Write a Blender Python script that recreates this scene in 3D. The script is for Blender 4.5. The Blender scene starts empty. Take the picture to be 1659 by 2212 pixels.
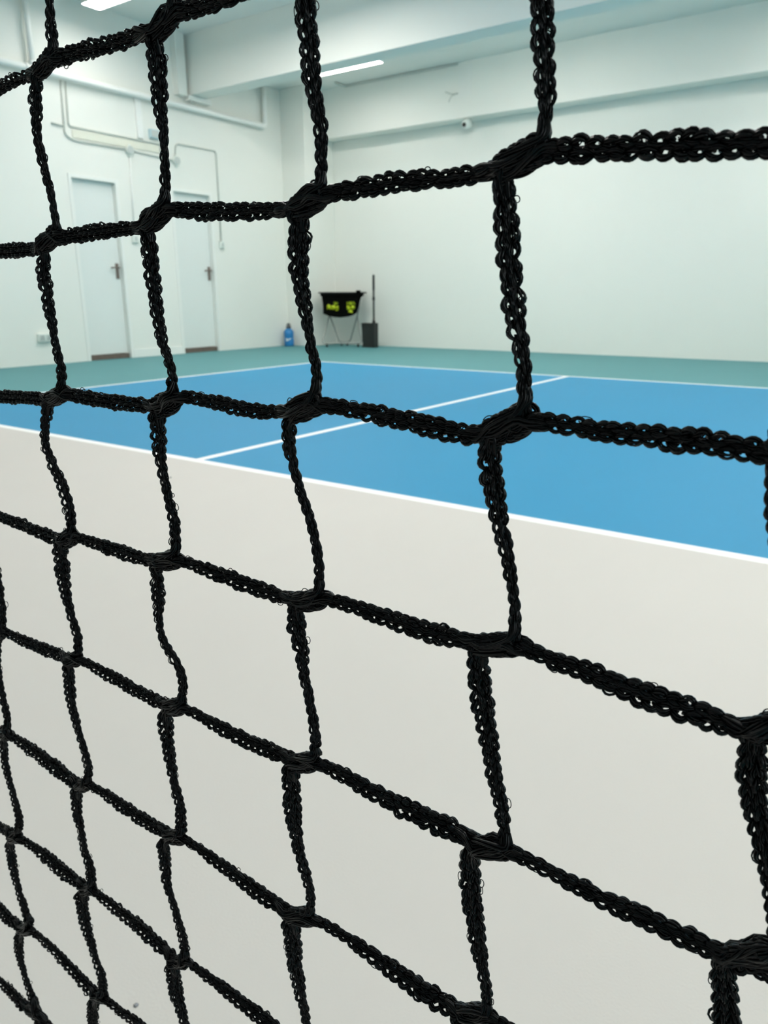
import bpy, bmesh, math, random
import numpy as np
from mathutils import Vector, Matrix

# ------------------------------------------------------------------ camera, exposure, light
scene = bpy.context.scene
COL = scene.collection
random.seed(11)
rng = np.random.default_rng(7)

scene.view_settings.view_transform = 'Standard'
scene.view_settings.look = 'None'
scene.view_settings.gamma = 1.0
scene.view_settings.use_curve_mapping = False
EXPOSURE = 0.0
scene.view_settings.exposure = EXPOSURE

CAM_POS = Vector((2.7269, -2.3069, 0.7445))
CAM_ROWS = ((0.816388, 0.577492, -0.003710), (-0.157921, 0.229418, 0.960431), (-0.555493, 0.783498, -0.278492))
cam_data = bpy.data.cameras.new('camera')
cam = bpy.data.objects.new('camera', cam_data)
COL.objects.link(cam)
right, up, fwd = (Vector(r) for r in CAM_ROWS)
cam.matrix_world = Matrix(((right.x, up.x, -fwd.x, CAM_POS.x), (right.y, up.y, -fwd.y, CAM_POS.y),
                           (right.z, up.z, -fwd.z, CAM_POS.z), (0, 0, 0, 1)))
cam_data.sensor_fit = 'HORIZONTAL'
cam_data.sensor_width = 27.0
cam_data.lens = 27.0 * 1611.76 / 1659.0
cam_data.clip_start = 0.01
cam_data.clip_end = 100
cam_data.dof.use_dof = True
cam_data.dof.focus_distance = 0.185
cam_data.dof.aperture_fstop = 40.0
scene.camera = cam

world = bpy.data.worlds.new('world')
scene.world = world
world.use_nodes = True
world.node_tree.nodes['Background'].inputs[0].default_value = (0.8, 0.9, 0.9, 1)
world.node_tree.nodes['Background'].inputs[1].default_value = 0.0

scene.cycles.glossy_bounces = 2
scene.cycles.max_bounces = 8
scene.cycles.caustics_reflective = False
scene.cycles.caustics_refractive = False

LAMP_COLOR = (1.0, 0.945, 0.90)
LAMP_GLOW = 71.0
ADDED_WINDOW_GLOW = 5.5  # strength of the added, unseen windows

# ------------------------------------------------------------------ helpers
def material(name, color, rough=0.6, metallic=0.0, spec=0.5, noise=None, bump=None, emit=None):
    """noise = (scale, amount): soft variation of the colour; bump = (scale, strength)"""
    m = bpy.data.materials.new(name)
    m.use_nodes = True
    nt = m.node_tree
    b = nt.nodes['Principled BSDF']
    b.inputs['Base Color'].default_value = (*color, 1)
    b.inputs['Roughness'].default_value = rough
    b.inputs['Metallic'].default_value = metallic
    b.inputs['Specular IOR Level'].default_value = spec
    tc = nt.nodes.new('ShaderNodeTexCoord')
    if noise:
        n = nt.nodes.new('ShaderNodeTexNoise')
        n.inputs['Scale'].default_value = noise[0]
        n.inputs['Detail'].default_value = 5
        nt.links.new(tc.outputs['Object'], n.inputs['Vector'])
        mx = nt.nodes.new('ShaderNodeMix')
        mx.data_type = 'RGBA'
        a = noise[1]
        mx.inputs[6].default_value = (*[c * (1 - a) for c in color], 1)
        mx.inputs[7].default_value = (*[min(1, c * (1 + a)) for c in color], 1)
        nt.links.new(n.outputs['Fac'], mx.inputs[0])
        nt.links.new(mx.outputs[2], b.inputs['Base Color'])
    if bump:
        n = nt.nodes.new('ShaderNodeTexNoise')
        n.inputs['Scale'].default_value = bump[0]
        n.inputs['Detail'].default_value = 4
        nt.links.new(tc.outputs['Object'], n.inputs['Vector'])
        bp = nt.nodes.new('ShaderNodeBump')
        bp.inputs['Strength'].default_value = bump[1]
        bp.inputs['Distance'].default_value = 0.01
        nt.links.new(n.outputs['Fac'], bp.inputs['Height'])
        nt.links.new(bp.outputs['Normal'], b.inputs['Normal'])
    if emit:
        b.inputs['Emission Color'].default_value = (*emit[0], 1)
        b.inputs['Emission Strength'].default_value = emit[1]
    return m

M = {}
M['wall'] = material('wall_paint', (0.86, 0.875, 0.82), 0.7, spec=0.25, noise=(0.9, 0.02), bump=(60, 0.06))
M['ceiling'] = material('ceiling_paint', (0.86, 0.875, 0.83), 0.8, spec=0.2, noise=(0.7, 0.02), bump=(40, 0.05))
M['white_paint'] = material('white_trim_paint', (0.87, 0.89, 0.85), 0.5, noise=(3, 0.02))
M['door_paint'] = material('door_paint', (0.8, 0.84, 0.81), 0.5, noise=(2, 0.015))
M['teal'] = material('teal_court_paint', (0.098, 0.285, 0.30), 0.62, spec=0.3, noise=(2.2, 0.03), bump=(300, 0.05))
M['blue'] = material('blue_court_paint', (0.028, 0.262, 0.47), 0.6, spec=0.3, noise=(1.6, 0.03), bump=(300, 0.05))
M['tan'] = material('grey_beige_court_paint', (0.60, 0.575, 0.54), 0.62, spec=0.3, noise=(1.2, 0.02), bump=(300, 0.05))
M['line'] = material('white_line_paint', (0.92, 0.92, 0.91), 0.55, spec=0.3, noise=(8, 0.02))
M['scuff'] = material('pale_scuff', (0.14, 0.42, 0.68), 0.6)
M['speck'] = material('dark_speck', (0.25, 0.26, 0.28), 0.7)
M['conduit'] = material('conduit_grey', (0.60, 0.64, 0.59), 0.5, noise=(9, 0.05))
M['conduit_cream'] = material('conduit_cream', (0.78, 0.79, 0.68), 0.5, noise=(9, 0.04))
M['pipe_white'] = material('pipe_white', (0.89, 0.91, 0.88), 0.4, noise=(6, 0.02))
M['box_blue'] = material('pale_blue_plastic', (0.52, 0.68, 0.72), 0.4, noise=(20, 0.03))
M['plastic_white'] = material('white_plastic', (0.78, 0.83, 0.78), 0.35, noise=(20, 0.02))
M['plastic_grey'] = material('grey_plastic', (0.55, 0.60, 0.57), 0.4, noise=(20, 0.03))
M['bronze'] = material('bronze_metal', (0.24, 0.19, 0.165), 0.4, metallic=0.5, noise=(30, 0.1))
M['sill'] = material('brown_threshold', (0.15, 0.115, 0.095), 0.8, noise=(14, 0.35))
M['dark'] = material('dark_void', (0.02, 0.02, 0.02), 0.8, noise=(10, 0.1))
M['steel'] = material('grey_steel', (0.34, 0.37, 0.35), 0.4, metallic=0.5, noise=(25, 0.08))
M['black_fabric'] = material('black_fabric', (0.0035, 0.004, 0.0035), 0.95, spec=0.02, noise=(60, 0.3), bump=(400, 0.3))
M['mesh_fabric'] = material('black_mesh_thread', (0.02, 0.022, 0.018), 0.8, noise=(60, 0.2))
M['ball'] = material('yellow_ball_plastic', (0.70, 0.84, 0.02), 0.45, noise=(20, 0.06))
M['pan_grey'] = material('charcoal_plastic', (0.022, 0.025, 0.023), 0.6, spec=0.3, noise=(30, 0.15))
M['pan_black'] = material('black_plastic', (0.008, 0.009, 0.009), 0.45, noise=(30, 0.15))
M['bottle'] = material('blue_bottle_plastic', (0.018, 0.20, 0.50), 0.3, noise=(12, 0.06))
M['cap'] = material('dark_cap_plastic', (0.05, 0.055, 0.06), 0.4, noise=(30, 0.1))
M['mark_white'] = material('white_print', (0.75, 0.84, 0.88), 0.5, noise=(40, 0.04))
M['lamp_body'] = material('lamp_housing', (0.80, 0.84, 0.82), 0.4, noise=(10, 0.02))
M['diffuser'] = material('lamp_diffuser', (0.9, 0.9, 0.9), 0.5, noise=(10, 0.01), emit=(LAMP_COLOR, LAMP_GLOW))
M['diffuser_half'] = material('lamp_diffuser_half', (0.9, 0.9, 0.9), 0.5, noise=(10, 0.01), emit=(LAMP_COLOR, LAMP_GLOW * 0.64))
M['diffuser_dim'] = material('lamp_diffuser_dim', (0.9, 0.9, 0.9), 0.5, noise=(10, 0.01), emit=(LAMP_COLOR, LAMP_GLOW * 0.31))
M['added_daylight'] = material('added_daylight_pane', (0.8, 0.8, 0.8), 0.4, noise=(4, 0.02), emit=((0.86, 0.96, 1.0), ADDED_WINDOW_GLOW))
M['cord'] = material('black_polyethylene', (0.003, 0.003, 0.0033), 0.27, spec=0.22, noise=(900, 0.4))


def link(name, mesh, parent=None):
    o = bpy.data.objects.new(name, mesh)
    COL.objects.link(o)
    if parent is not None:
        o.parent = parent
    return o


def tag(o, label=None, cat=None, group=None, kind=None):
    if label: o['label'] = label
    if cat: o['category'] = cat
    if group: o['group'] = group
    if kind: o['kind'] = kind
    return o


def thing(name, label, cat, loc, group=None):
    o = bpy.data.objects.new(name, None)
    o.empty_display_size = 0.05
    COL.objects.link(o)
    o.location = loc
    return tag(o, label, cat, group)


class MB:
    """collects shapes (world coordinates) and links them as one mesh object"""
    def __init__(self):
        self.bm = bmesh.new()

    def box(self, a, b, bevel=0.0):
        r = bmesh.ops.create_cube(self.bm, size=1)
        vs = r['verts']
        c = [(a[i] + b[i]) / 2 for i in range(3)]
        s = [abs(b[i] - a[i]) for i in range(3)]
        for v in vs:
            v.co = Vector((c[0] + v.co.x * s[0], c[1] + v.co.y * s[1], c[2] + v.co.z * s[2]))
        if bevel:
            es = list({e for v in vs for e in v.link_edges})
            bmesh.ops.bevel(self.bm, geom=es, offset=bevel, segments=2, affect='EDGES', profile=0.6)
        return self

    def quad(self, pts):
        self.bm.faces.new([self.bm.verts.new(p) for p in pts])
        return self

    def prism(self, pts, direction):
        d = Vector(direction)
        lo = [self.bm.verts.new(p) for p in pts]
        hi = [self.bm.verts.new(Vector(p) + d) for p in pts]
        n = len(pts)
        self.bm.faces.new(lo)
        self.bm.faces.new(list(reversed(hi)))
        for i in range(n):
            self.bm.faces.new([lo[(i + 1) % n], lo[i], hi[i], hi[(i + 1) % n]])
        bmesh.ops.recalc_face_normals(self.bm, faces=self.bm.faces[:])
        return self

    def tube(self, pts, r, seg=10, closed=False):
        pts = [Vector(p) for p in pts]
        n = len(pts)
        rings = []
        ref = None
        for i, p in enumerate(pts):
            if closed:
                t = pts[(i + 1) % n] - pts[i - 1]
            else:
                t = pts[min(i + 1, n - 1)] - pts[max(i - 1, 0)]
            t.normalize()
            if ref is None:
                ref = t.orthogonal().normalized()
            ref = (ref - t * ref.dot(t)).normalized()
            bi = t.cross(ref)
            rr = r[i] if isinstance(r, (list, tuple)) else r
            rings.append([self.bm.verts.new(p + (ref * math.cos(2 * math.pi * k / seg) + bi * math.sin(2 * math.pi * k / seg)) * rr) for k in range(seg)])
        m = n if closed else n - 1
        for i in range(m):
            a, b = rings[i], rings[(i + 1) % n]
            for k in range(seg):
                f = self.bm.faces.new([a[k], a[(k + 1) % seg], b[(k + 1) % seg], b[k]])
                f.smooth = True
        if not closed:
            self.bm.faces.new(list(reversed(rings[0])))
            self.bm.faces.new(rings[-1])
        return self

    def lathe(self, prof, center, seg=28):
        rings = []
        for r, z in prof:
            rings.append([self.bm.verts.new((center[0] + r * math.cos(2 * math.pi * k / seg), center[1] + r * math.sin(2 * math.pi * k / seg), center[2] + z)) for k in range(seg)])
        for a, b in zip(rings, rings[1:]):
            for k in range(seg):
                f = self.bm.faces.new([a[k], a[(k + 1) % seg], b[(k + 1) % seg], b[k]])
                f.smooth = True
        self.bm.faces.new(list(reversed(rings[0])))
        self.bm.faces.new(rings[-1])
        return self

    def ball(self, c, r, sub=2):
        q = bmesh.ops.create_icosphere(self.bm, subdivisions=sub, radius=r)
        for v in q['verts']:
            v.co += Vector(c)
            for f in v.link_faces: f.smooth = True
        return self

    def build(self, name, mat, parent=None, local=False):
        me = bpy.data.meshes.new(name)
        bmesh.ops.recalc_face_normals(self.bm, faces=self.bm.faces[:])
        self.bm.to_mesh(me)
        self.bm.free()
        me.materials.append(mat)
        o = link(name, me, parent)
        if parent is not None and not local:
            off = Vector(parent.location)
            p = parent.parent
            while p is not None:
                off += Vector(p.location)
                p = p.parent
            me.transform(Matrix.Translation(-off))
        return o


def bend(pts, rad, n=6):
    """polyline with its corners rounded"""
    P = [Vector(p) for p in pts]
    out = [P[0]]
    for i in range(1, len(P) - 1):
        a = (P[i - 1] - P[i]); b = (P[i + 1] - P[i])
        d = min(rad, a.length * 0.45, b.length * 0.45)
        s = P[i] + a.normalized() * d
        e = P[i] + b.normalized() * d
        for k in range(n + 1):
            t = k / n
            out.append(s * (1 - t) ** 2 + P[i] * 2 * t * (1 - t) + e * t * t)
    out.append(P[-1])
    return out


def struct(o):
    o['kind'] = 'structure'
    return o

# ------------------------------------------------------------------ room shell
X0, X1, Y0, Y1, ZC = -5.45, 5.60, -9.40, 7.30, 3.87
ZR = 3.60                              # lower ceiling of the bay behind the big beam
SX, BY, KY = 3.05, 4.57, 0.0           # sideline, baseline and kitchen line of the court
NY = -2.13                             # middle of the court, under the net

BEAM_Y = 7.03                          # face of the beam along the back wall

def floor():
    L = 0.025
    xs = [X0 - 0.2, -SX - L, -SX + L, -L, L, SX - L, SX + L, X1 + 0.2]
    half = [0.0, -NY - L, -NY + L, BY - NY - L, BY - NY + L]
    ys = sorted({NY + s * v for v in half for s in (-1, 1)} | {Y0 - 0.2, Y1 + 0.2})
    names = ['teal', 'blue', 'tan', 'line']
    bm = bmesh.new()
    V = [[bm.verts.new((x, y, 0)) for x in xs] for y in ys]
    for j in range(len(ys) - 1):
        for i in range(len(xs) - 1):
            f = bm.faces.new([V[j][i], V[j][i + 1], V[j + 1][i + 1], V[j + 1][i]])
            x = (xs[i] + xs[i + 1]) / 2
            d = abs((ys[j] + ys[j + 1]) / 2 - NY)
            inx, iny = abs(x) < SX + L, d < BY - NY + L
            k = 'teal'
            if inx and iny:
                k = 'tan' if d < -NY else 'blue'
                if abs(x) > SX - L or d > BY - NY - L or abs(d + NY) < L or (abs(x) < L and d > -NY):
                    k = 'line'
            f.material_index = names.index(k)
    # ground slab below
    me = bpy.data.meshes.new('floor')
    bm.to_mesh(me)
    bm.free()
    for k in names: me.materials.append(M[k])
    return struct(link('floor', me))
floor()

DOORS = ((3.085, 3.745, 2.085), (4.525, 5.225, 2.085))
w = MB()
ys = [Y0] + [v for d in DOORS for v in d[:2]] + [Y1 + 0.2]
for a, b in zip(ys[0::2], ys[1::2]):
    w.box((X0 - 0.2, a, 0), (X0, b, ZC))
for a, b, h in DOORS:
    w.box((X0 - 0.2, a, h), (X0, b, ZC))
struct(w.build('wall_left', M['wall']))
struct(MB().box((X0, Y1, 0), (X1, Y1 + 0.2, ZC)).build('wall_back', M['wall']))
struct(MB().box((X1, Y0, 0), (X1 + 0.2, Y1 + 0.2, ZC)).build('wall_right', M['wall']))
struct(MB().box((X0 - 0.2, Y0 - 0.2, 0), (X1 + 0.2, Y0, ZC)).build('wall_front', M['wall']))
struct(MB().box((X0 - 0.2, Y0 - 0.2, ZC), (X1 + 0.2, Y1 + 0.2, ZC + 0.2)).box((X0, 5.16, ZR), (X1, Y1, ZC)).build('ceiling', M['ceiling']))
struct(MB().box((X0, 6.65, 0), (-5.0, Y1, ZR), 0.006).build('trim_1', M['wall']))            # corner pillar
struct(MB().box((-5.0, BEAM_Y, 2.955), (X1, Y1, ZR)).build('trim_2', M['wall']))                # beam along the back wall
struct(MB().box((X0, 4.90, 3.20), (X1, 5.16, ZC)).build('trim_3', M['wall']))                # ceiling beam
struct(MB().box((X0, 3.745, 0), (X0 + 0.012, 4.525, 0.105), 0.003).build('baseboard_left', M['white_paint']))
struct(MB().box((X0, 4.70, 3.17), (X0 + 0.10, 4.84, ZC), 0.004).build('trim_4', M['wall']))   # boxed riser in front of the beam
struct(MB().box((X0, 4.86, 3.135), (X0 + 0.10, 5.24, 3.195), 0.004).build('trim_5', M['white_paint']))

def door(n, y0, y1, h):
    fw = 0.042
    b = MB()
    b.box((X0 - 0.12, y0, 0), (X0 + 0.012, y0 + fw, h), 0.003)
    b.box((X0 - 0.12, y1 - fw, 0), (X0 + 0.012, y1, h), 0.003)
    b.box((X0 - 0.12, y0 + fw, h - fw), (X0 + 0.012, y1 - fw, h), 0.003)
    fr = struct(b.build('door_%d' % n, M['white_paint']))
    leaf = MB().box((X0 - 0.10, y0 + fw + 0.003, 0.062), (X0 - 0.055, y1 - fw - 0.003, h - fw - 0.003), 0.002).build('door_leaf', M['door_paint'], fr)
    MB().box((X0 - 0.11, y0 + fw, 0.0), (X0 - 0.03, y1 - fw, 0.056), 0.003).build('threshold', M['sill'], fr)['label'] = 'dark brown threshold board'
    xf = X0 - 0.055
    yc = y1 - fw - 0.045
    hd = MB()
    hd.box((xf, yc - 0.022, 0.955), (xf + 0.010, yc + 0.022, 1.135), 0.004)
    hd.tube([(xf + 0.008, yc, 1.085), (xf + 0.055, yc, 1.085)], 0.010)
    hd.tube(bend([(xf + 0.055, yc + 0.005, 1.085), (xf + 0.058, yc - 0.06, 1.085), (xf + 0.052, yc - 0.115, 1.08)], 0.02), 0.009)
    hd.tube([(xf + 0.008, yc, 0.985), (xf + 0.022, yc, 0.985)], 0.012)
    hd.build('door_handle', M['bronze'], leaf)['label'] = 'bronze lever handle on a long back plate'
door(1, *DOORS[0])
door(2, *DOORS[1])

# added windows, unseen in the right-hand wall, that glow to light the room
def window(n, y0, y1, z0, z1):
    b = MB()
    f, d = 0.06, 0.03
    for a, c in (((X1 - d, y0, z0), (X1, y1, z0 + f)), ((X1 - d, y0, z1 - f), (X1, y1, z1)), ((X1 - d, y0, z0 + f), (X1, y0 + f, z1 - f)),
                 ((X1 - d, y1 - f, z0 + f), (X1, y1, z1 - f)), ((X1 - d, (y0 + y1) / 2 - 0.03, z0 + f), (X1, (y0 + y1) / 2 + 0.03, z1 - f))):
        b.box(a, c, 0.004)
    fr = struct(b.build('window_%d' % n, M['white_paint']))
    MB().box((X1 - 0.012, y0 + f, z0 + f), (X1 - 0.004, y1 - f, z1 - f)).build('added_pane', M['added_daylight'], fr)  # added glowing surface, brightens the room and glints on the cords
window(1, -3.4, -1.2, 0.9, 2.2)
window(2, 0.6, 2.8, 0.9, 2.2)

# ------------------------------------------------------------------ lamps
def lamp(x0, y0, z, zc, glow, label, length=1.2, width=0.225):
    """flat batten with a glowing underside, hung on two short rods or fixed to the ceiling"""
    t = thing('ceiling_lamp', label, 'lamp', (x0 + length / 2, y0 + width / 2, zc))
    top = z + 0.06 if zc - z > 0.15 else zc
    MB().box((x0, y0, z + 0.004), (x0 + length, y0 + width, top), 0.006).build('housing', M['lamp_body'], t)
    MB().box((x0 + 0.012, y0 + 0.008, z), (x0 + length - 0.012, y0 + width - 0.008, z + 0.006), 0.002).build('diffuser', M[glow], t)['label'] = 'glowing white diffuser'
    if top < zc:
        for e in (x0 + 0.2, x0 + length - 0.2):
            MB().tube([(e, y0 + width / 2, top), (e, y0 + width / 2, zc)], 0.006, 8).build('hanging_rod', M['steel'], t)
    MB().box((x0 - 0.004, y0 + 0.02, z + 0.012), (x0, y0 + width - 0.02, z + 0.05), 0.001).build('end_cap', M['plastic_grey'], t)
LAMPS = [(-4.96, 3.14, 3.655, ZC, 'diffuser_dim', 'long white ceiling lamp near the left wall, in front of the big beam'),
         (-4.40, 5.86, 3.472, ZR, 'diffuser_dim', 'long white ceiling lamp half hidden behind the big beam'),
         (-3.30, 3.40, 3.655, ZC, 'diffuser', 'white ceiling lamp above the middle of the court, in front of the big beam'),
         (1.10, 3.14, 3.655, ZC, 'diffuser', 'white ceiling lamp on the right of the court, in front of the big beam'),
         (1.60, 5.86, 3.50, ZR, 'diffuser_half', 'white ceiling lamp on the right of the court, behind the big beam'),
         (-1.90, 5.22, 3.50, ZR, 'diffuser_half', 'added white lamp, unseen close behind the middle of the big beam'),  # extra lamp added out of sight to brighten the back wall
         (-3.80, -0.20, 3.655, ZC, 'diffuser', 'white ceiling lamp near the left wall, over the grey strip'),
         (0.00, -0.20, 3.655, ZC, 'diffuser', 'white ceiling lamp over the middle of the grey strip beside the net'),
         (3.00, -0.20, 3.655, ZC, 'diffuser', 'white ceiling lamp over the right end of the grey strip')]
for a in LAMPS: lamp(*a)

# ------------------------------------------------------------------ pipes, conduits and boxes on the walls
xw = X0
def single(mb, name, mat, label, cat, group=None):
    o = mb.build(name, mat)
    return tag(o, label, cat, group)

# big white pipe with its risers
t = thing('water_pipe', 'long white horizontal pipe along the left wall above the doors', 'pipe', (X0, 2.8, 3.06))
px = X0 + 0.07
MB().tube(bend([(px, Y0 + 0.02, 3.05), (px, 6.255, 3.05), (px, 6.255, ZR - 0.002)], 0.06), 0.034, 14).build('main_pipe', M['pipe_white'], t)
MB().tube([(px, 2.78, 3.05), (px, 2.78, ZC - 0.002)], 0.030, 14).build('riser', M['pipe_white'], t)
b = MB()
for y in (2.70, 2.86): b.tube([(px, y - 0.015, 3.05), (px, y + 0.015, 3.05)], 0.042, 14)
b.tube([(px, 2.78, 3.09), (px, 2.78, 3.12)], 0.040, 14)
b.build('coupling', M['pipe_white'], t)
for y in (0.5, 2.2, 3.9, 5.6):
    MB().box((X0 + 0.001, y - 0.015, 3.035), (px, y + 0.015, 3.065), 0.003).build('bracket', M['plastic_grey'], t)
cx_ = X0 + 0.014
single(MB().tube(bend([(cx_, 3.128, 3.02), (cx_, 3.112, 2.60), (cx_, 3.105, 2.48), (cx_, 3.20, 2.435), (cx_, 3.885, 2.437)], 0.06), 0.010, 8),
       'conduit', M['conduit'], 'thin grey conduit bending right above the first door, outer of the pair', 'conduit')
single(MB().tube(bend([(cx_, 3.185, 3.02), (cx_, 3.165, 2.575), (cx_, 4.42, 2.565), (cx_, 4.42, 2.432)], 0.03), 0.009, 8),
       'conduit', M['conduit'], 'thin grey conduit bending right above the first door, inner of the pair', 'conduit')
single(MB().tube([(cx_, 2.955, 2.570), (cx_, 3.098, 2.566)], 0.010, 8), 'conduit_stub', M['conduit'],
       'short grey stub of conduit left of the bent pair', 'conduit')
single(MB().box((X0, 4.085, 2.59), (X0 + 0.03, 4.165, 3.03), 0.004), 'cable_duct', M['pipe_white'],
       'upright white cable duct between the pipe and the conduits', 'duct')
single(MB().box((X0, 3.20, 2.462), (X0 + 0.012, 4.40, 2.548), 0.003), 'cable_cover', M['conduit_cream'],
       'cream flat cable cover between the two conduits over the first door', 'cable cover')
single(MB().tube([(cx_, 3.94, 2.38), (cx_, 3.915, 1.475)], 0.010, 8), 'conduit', M['pipe_white'],
       'upright white conduit dropping to the switch between the doors', 'conduit')
single(MB().tube([(cx_, 3.995, 2.435), (cx_, 4.585, 2.405)], 0.009, 8), 'conduit', M['conduit'],
       'short level grey conduit between the two round junction boxes', 'conduit')
single(MB().tube(bend([(cx_, 4.643, 2.478), (cx_, 4.66, 2.61), (cx_, 5.345, 2.615), (cx_, 5.340, 1.475)], 0.06), 0.009, 8), 'conduit', M['conduit'],
       'thin grey conduit arching over the second door down to a switch', 'conduit')

def junction(y, z, r, label):
    t = thing('junction_box', label, 'junction box', (X0, y, z))
    b = MB()
    b.tube([(X0, y, z), (X0 + 0.045, y, z)], r, 20)
    b.box((X0, y - 0.018, z - r - 0.02), (X0 + 0.03, y + 0.018, z + r + 0.02), 0.004)
    b.build('body', M['plastic_white'], t)
    MB().tube([(X0 + 0.045, y, z), (X0 + 0.052, y, z)], r * 0.9, 20).build('cover', M['plastic_grey'], t)
junction(3.94, 2.432, 0.05, 'round white junction box between the two doors, under the conduits')
junction(4.643, 2.405, 0.05, 'round white junction box above the second door')

t = thing('control_box', 'pale blue box on the left wall above the second door', 'control box', (X0, 4.326, 2.667))
MB().box((X0, 4.255, 2.615), (X0 + 0.05, 4.395, 2.715), 0.006).build('body', M['box_blue'], t)
MB().box((X0 + 0.05, 4.268, 2.626), (X0 + 0.056, 4.382, 2.704), 0.003).build('cover', M['plastic_grey'], t)

def switch(y, z, label):
    t = thing('wall_switch', label, 'switch', (X0, y, z))
    MB().box((X0, y - 0.042, z - 0.045), (X0 + 0.035, y + 0.042, z + 0.045), 0.006).build('plate', M['plastic_white'], t)
    MB().box((X0 + 0.035, y - 0.016, z - 0.024), (X0 + 0.041, y + 0.016, z + 0.024), 0.003).build('rocker', M['plastic_grey'], t)
switch(3.912, 1.43, 'white light switch between the two doors')
switch(5.342, 1.428, 'white light switch right of the second door')

t = thing('wall_socket', 'white double socket box low on the left wall', 'socket', (X0, 2.55, 0.30))
MB().box((X0, 2.475, 0.255), (X0 + 0.045, 2.635, 0.345), 0.006).build('plate', M['plastic_white'], t)
for y in (2.515, 2.595):
    f = MB().box((X0 + 0.045, y - 0.032, 0.268), (X0 + 0.050, y + 0.032, 0.332), 0.003).build('socket_face', M['plastic_grey'], t)
    s = MB()
    for dy, dz in ((0, 0.013), (-0.011, -0.01), (0.011, -0.01)):
        s.box((X0 + 0.050, y + dy - 0.003, 0.30 + dz - 0.007), (X0 + 0.0515, y + dy + 0.003, 0.30 + dz + 0.007))
    s.build('pin_slot', M['dark'], f)

single(MB().tube(bend([(X0 + 0.09, 4.90, 3.135), (X0 + 0.09, 4.90, 3.11), (X0 + 0.09, 4.955, 3.102), (X0 + 0.09, 4.975, 3.122)], 0.015), 0.009, 8),
       'pipe_hook', M['conduit'], 'small grey hook under the left end of the big beam', 'hook')
single(MB().tube(bend([(-4.52, 6.78, ZR - 0.018), (-4.52, BEAM_Y - 0.02, ZR - 0.018), (-2.70, BEAM_Y - 0.02, ZR - 0.018)], 0.03), 0.014, 8),
       'ceiling_conduit', M['conduit'], 'thin grey conduit along the ceiling edge of the back beam', 'conduit')
# loose cable end on the back beam
t = thing('cable_end', 'loose dark cable end sticking out of the back beam', 'cable', (-2.75, BEAM_Y, 3.22))
y = BEAM_Y
MB().tube(bend([(-2.70, y, 3.250), (-2.75, y - 0.05, 3.235), (-2.85, y - 0.06, 3.275)], 0.03), 0.007, 6).build('wire', M['conduit'], t)
MB().tube(bend([(-2.73, y - 0.02, 3.245), (-2.77, y - 0.05, 3.215), (-2.80, y - 0.06, 3.150)], 0.03), 0.006, 6).build('wire', M['conduit'], t)
single(MB().box((-2.685, y - 0.004, 3.20), (-2.50, y, 3.56), 0.002), 'blanking_plate', M['ceiling'],
       'painted rectangular blanking plate on the back beam beside the cable', 'plate')

# camera under the back beam
t = thing('security_camera', 'small white security camera under the back beam', 'security camera', (-2.585, 7.12, 2.955))
cxx, cyy = -2.585, 7.12
MB().lathe([(0.030, 0), (0.045, -0.004), (0.045, -0.018), (0.03, -0.024)], (cxx, cyy, 2.955), 18).build('mount', M['plastic_white'], t)
b = MB().tube([(cxx, cyy, 2.93), (cxx, cyy - 0.01, 2.90)], 0.016, 10)
b.tube([(cxx + 0.012, cyy + 0.05, 2.900), (cxx, cyy - 0.03, 2.888), (cxx - 0.008, cyy - 0.085, 2.878)], [0.040, 0.050, 0.050], 18)
b.build('body', M['plastic_white'], t)
MB().tube([(cxx - 0.012, cyy - 0.0855, 2.872), (cxx - 0.0125, cyy - 0.094, 2.871)], 0.027, 18).build('lens', M['pan_black'], t)

# ------------------------------------------------------------------ ball cart, dustpan, bottle
CART, CART_TURN = Vector((-4.486, 6.795, 0)), math.radians(35.24)      # stands across the corner
t = thing('ball_cart', 'black fabric ball cart on crossed grey legs in the corner', 'ball cart', CART)
t.rotation_euler.z = CART_TURN
# basket panels, in the cart's own axes (x along its width, y towards the corner)
YF, YB = 0.0, 0.28
outline = [(-0.305, 0.775), (0.315, 0.775), (0.288, 0.70), (0.262, 0.637), (0.218, 0.497), (0.165, 0.463), (0.091, 0.443), (-0.027, 0.430), (-0.12, 0.438), (-0.187, 0.451), (-0.282, 0.487), (-0.286, 0.639)]
wins = [[(-0.232, 0.668), (-0.052, 0.655), (-0.046, 0.518), (-0.129, 0.545), (-0.228, 0.550)],
        [(0.074, 0.660), (0.185, 0.664), (0.212, 0.604), (0.204, 0.530), (0.162, 0.497), (0.092, 0.504), (0.072, 0.537)]]

def panel(y, holes):
    bm = bmesh.new()
    edges = []
    for loop in [outline] + holes:
        vs = [bm.verts.new((x, y, z)) for x, z in loop]
        edges += [bm.edges.new((vs[i], vs[(i + 1) % len(vs)])) for i in range(len(vs))]
    bmesh.ops.triangle_fill(bm, use_beauty=True, edges=edges)
    r = bmesh.ops.extrude_face_region(bm, geom=bm.faces[:])
    for g in r['geom']:
        if isinstance(g, bmesh.types.BMVert): g.co.y += 0.006
    b = MB()
    b.bm.free()
    b.bm = bm
    return b
panel(YF, wins).build('front_panel', M['black_fabric'], t, True)
panel(YB, []).build('back_panel', M['black_fabric'], t, True)
b = MB()
low = outline[1:] + [outline[0]]
for (x0, z0), (x1, z1) in zip(low[:-1], low[1:]):
    b.quad([(x0, YF + 0.003, z0), (x1, YF + 0.003, z1), (x1, YB + 0.003, z1), (x0, YB + 0.003, z0)])
bmesh.ops.remove_doubles(b.bm, verts=b.bm.verts[:], dist=1e-4)
bmesh.ops.solidify(b.bm, geom=b.bm.faces[:], thickness=0.005)
b.build('side_sling', M['black_fabric'], t, True)
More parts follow.
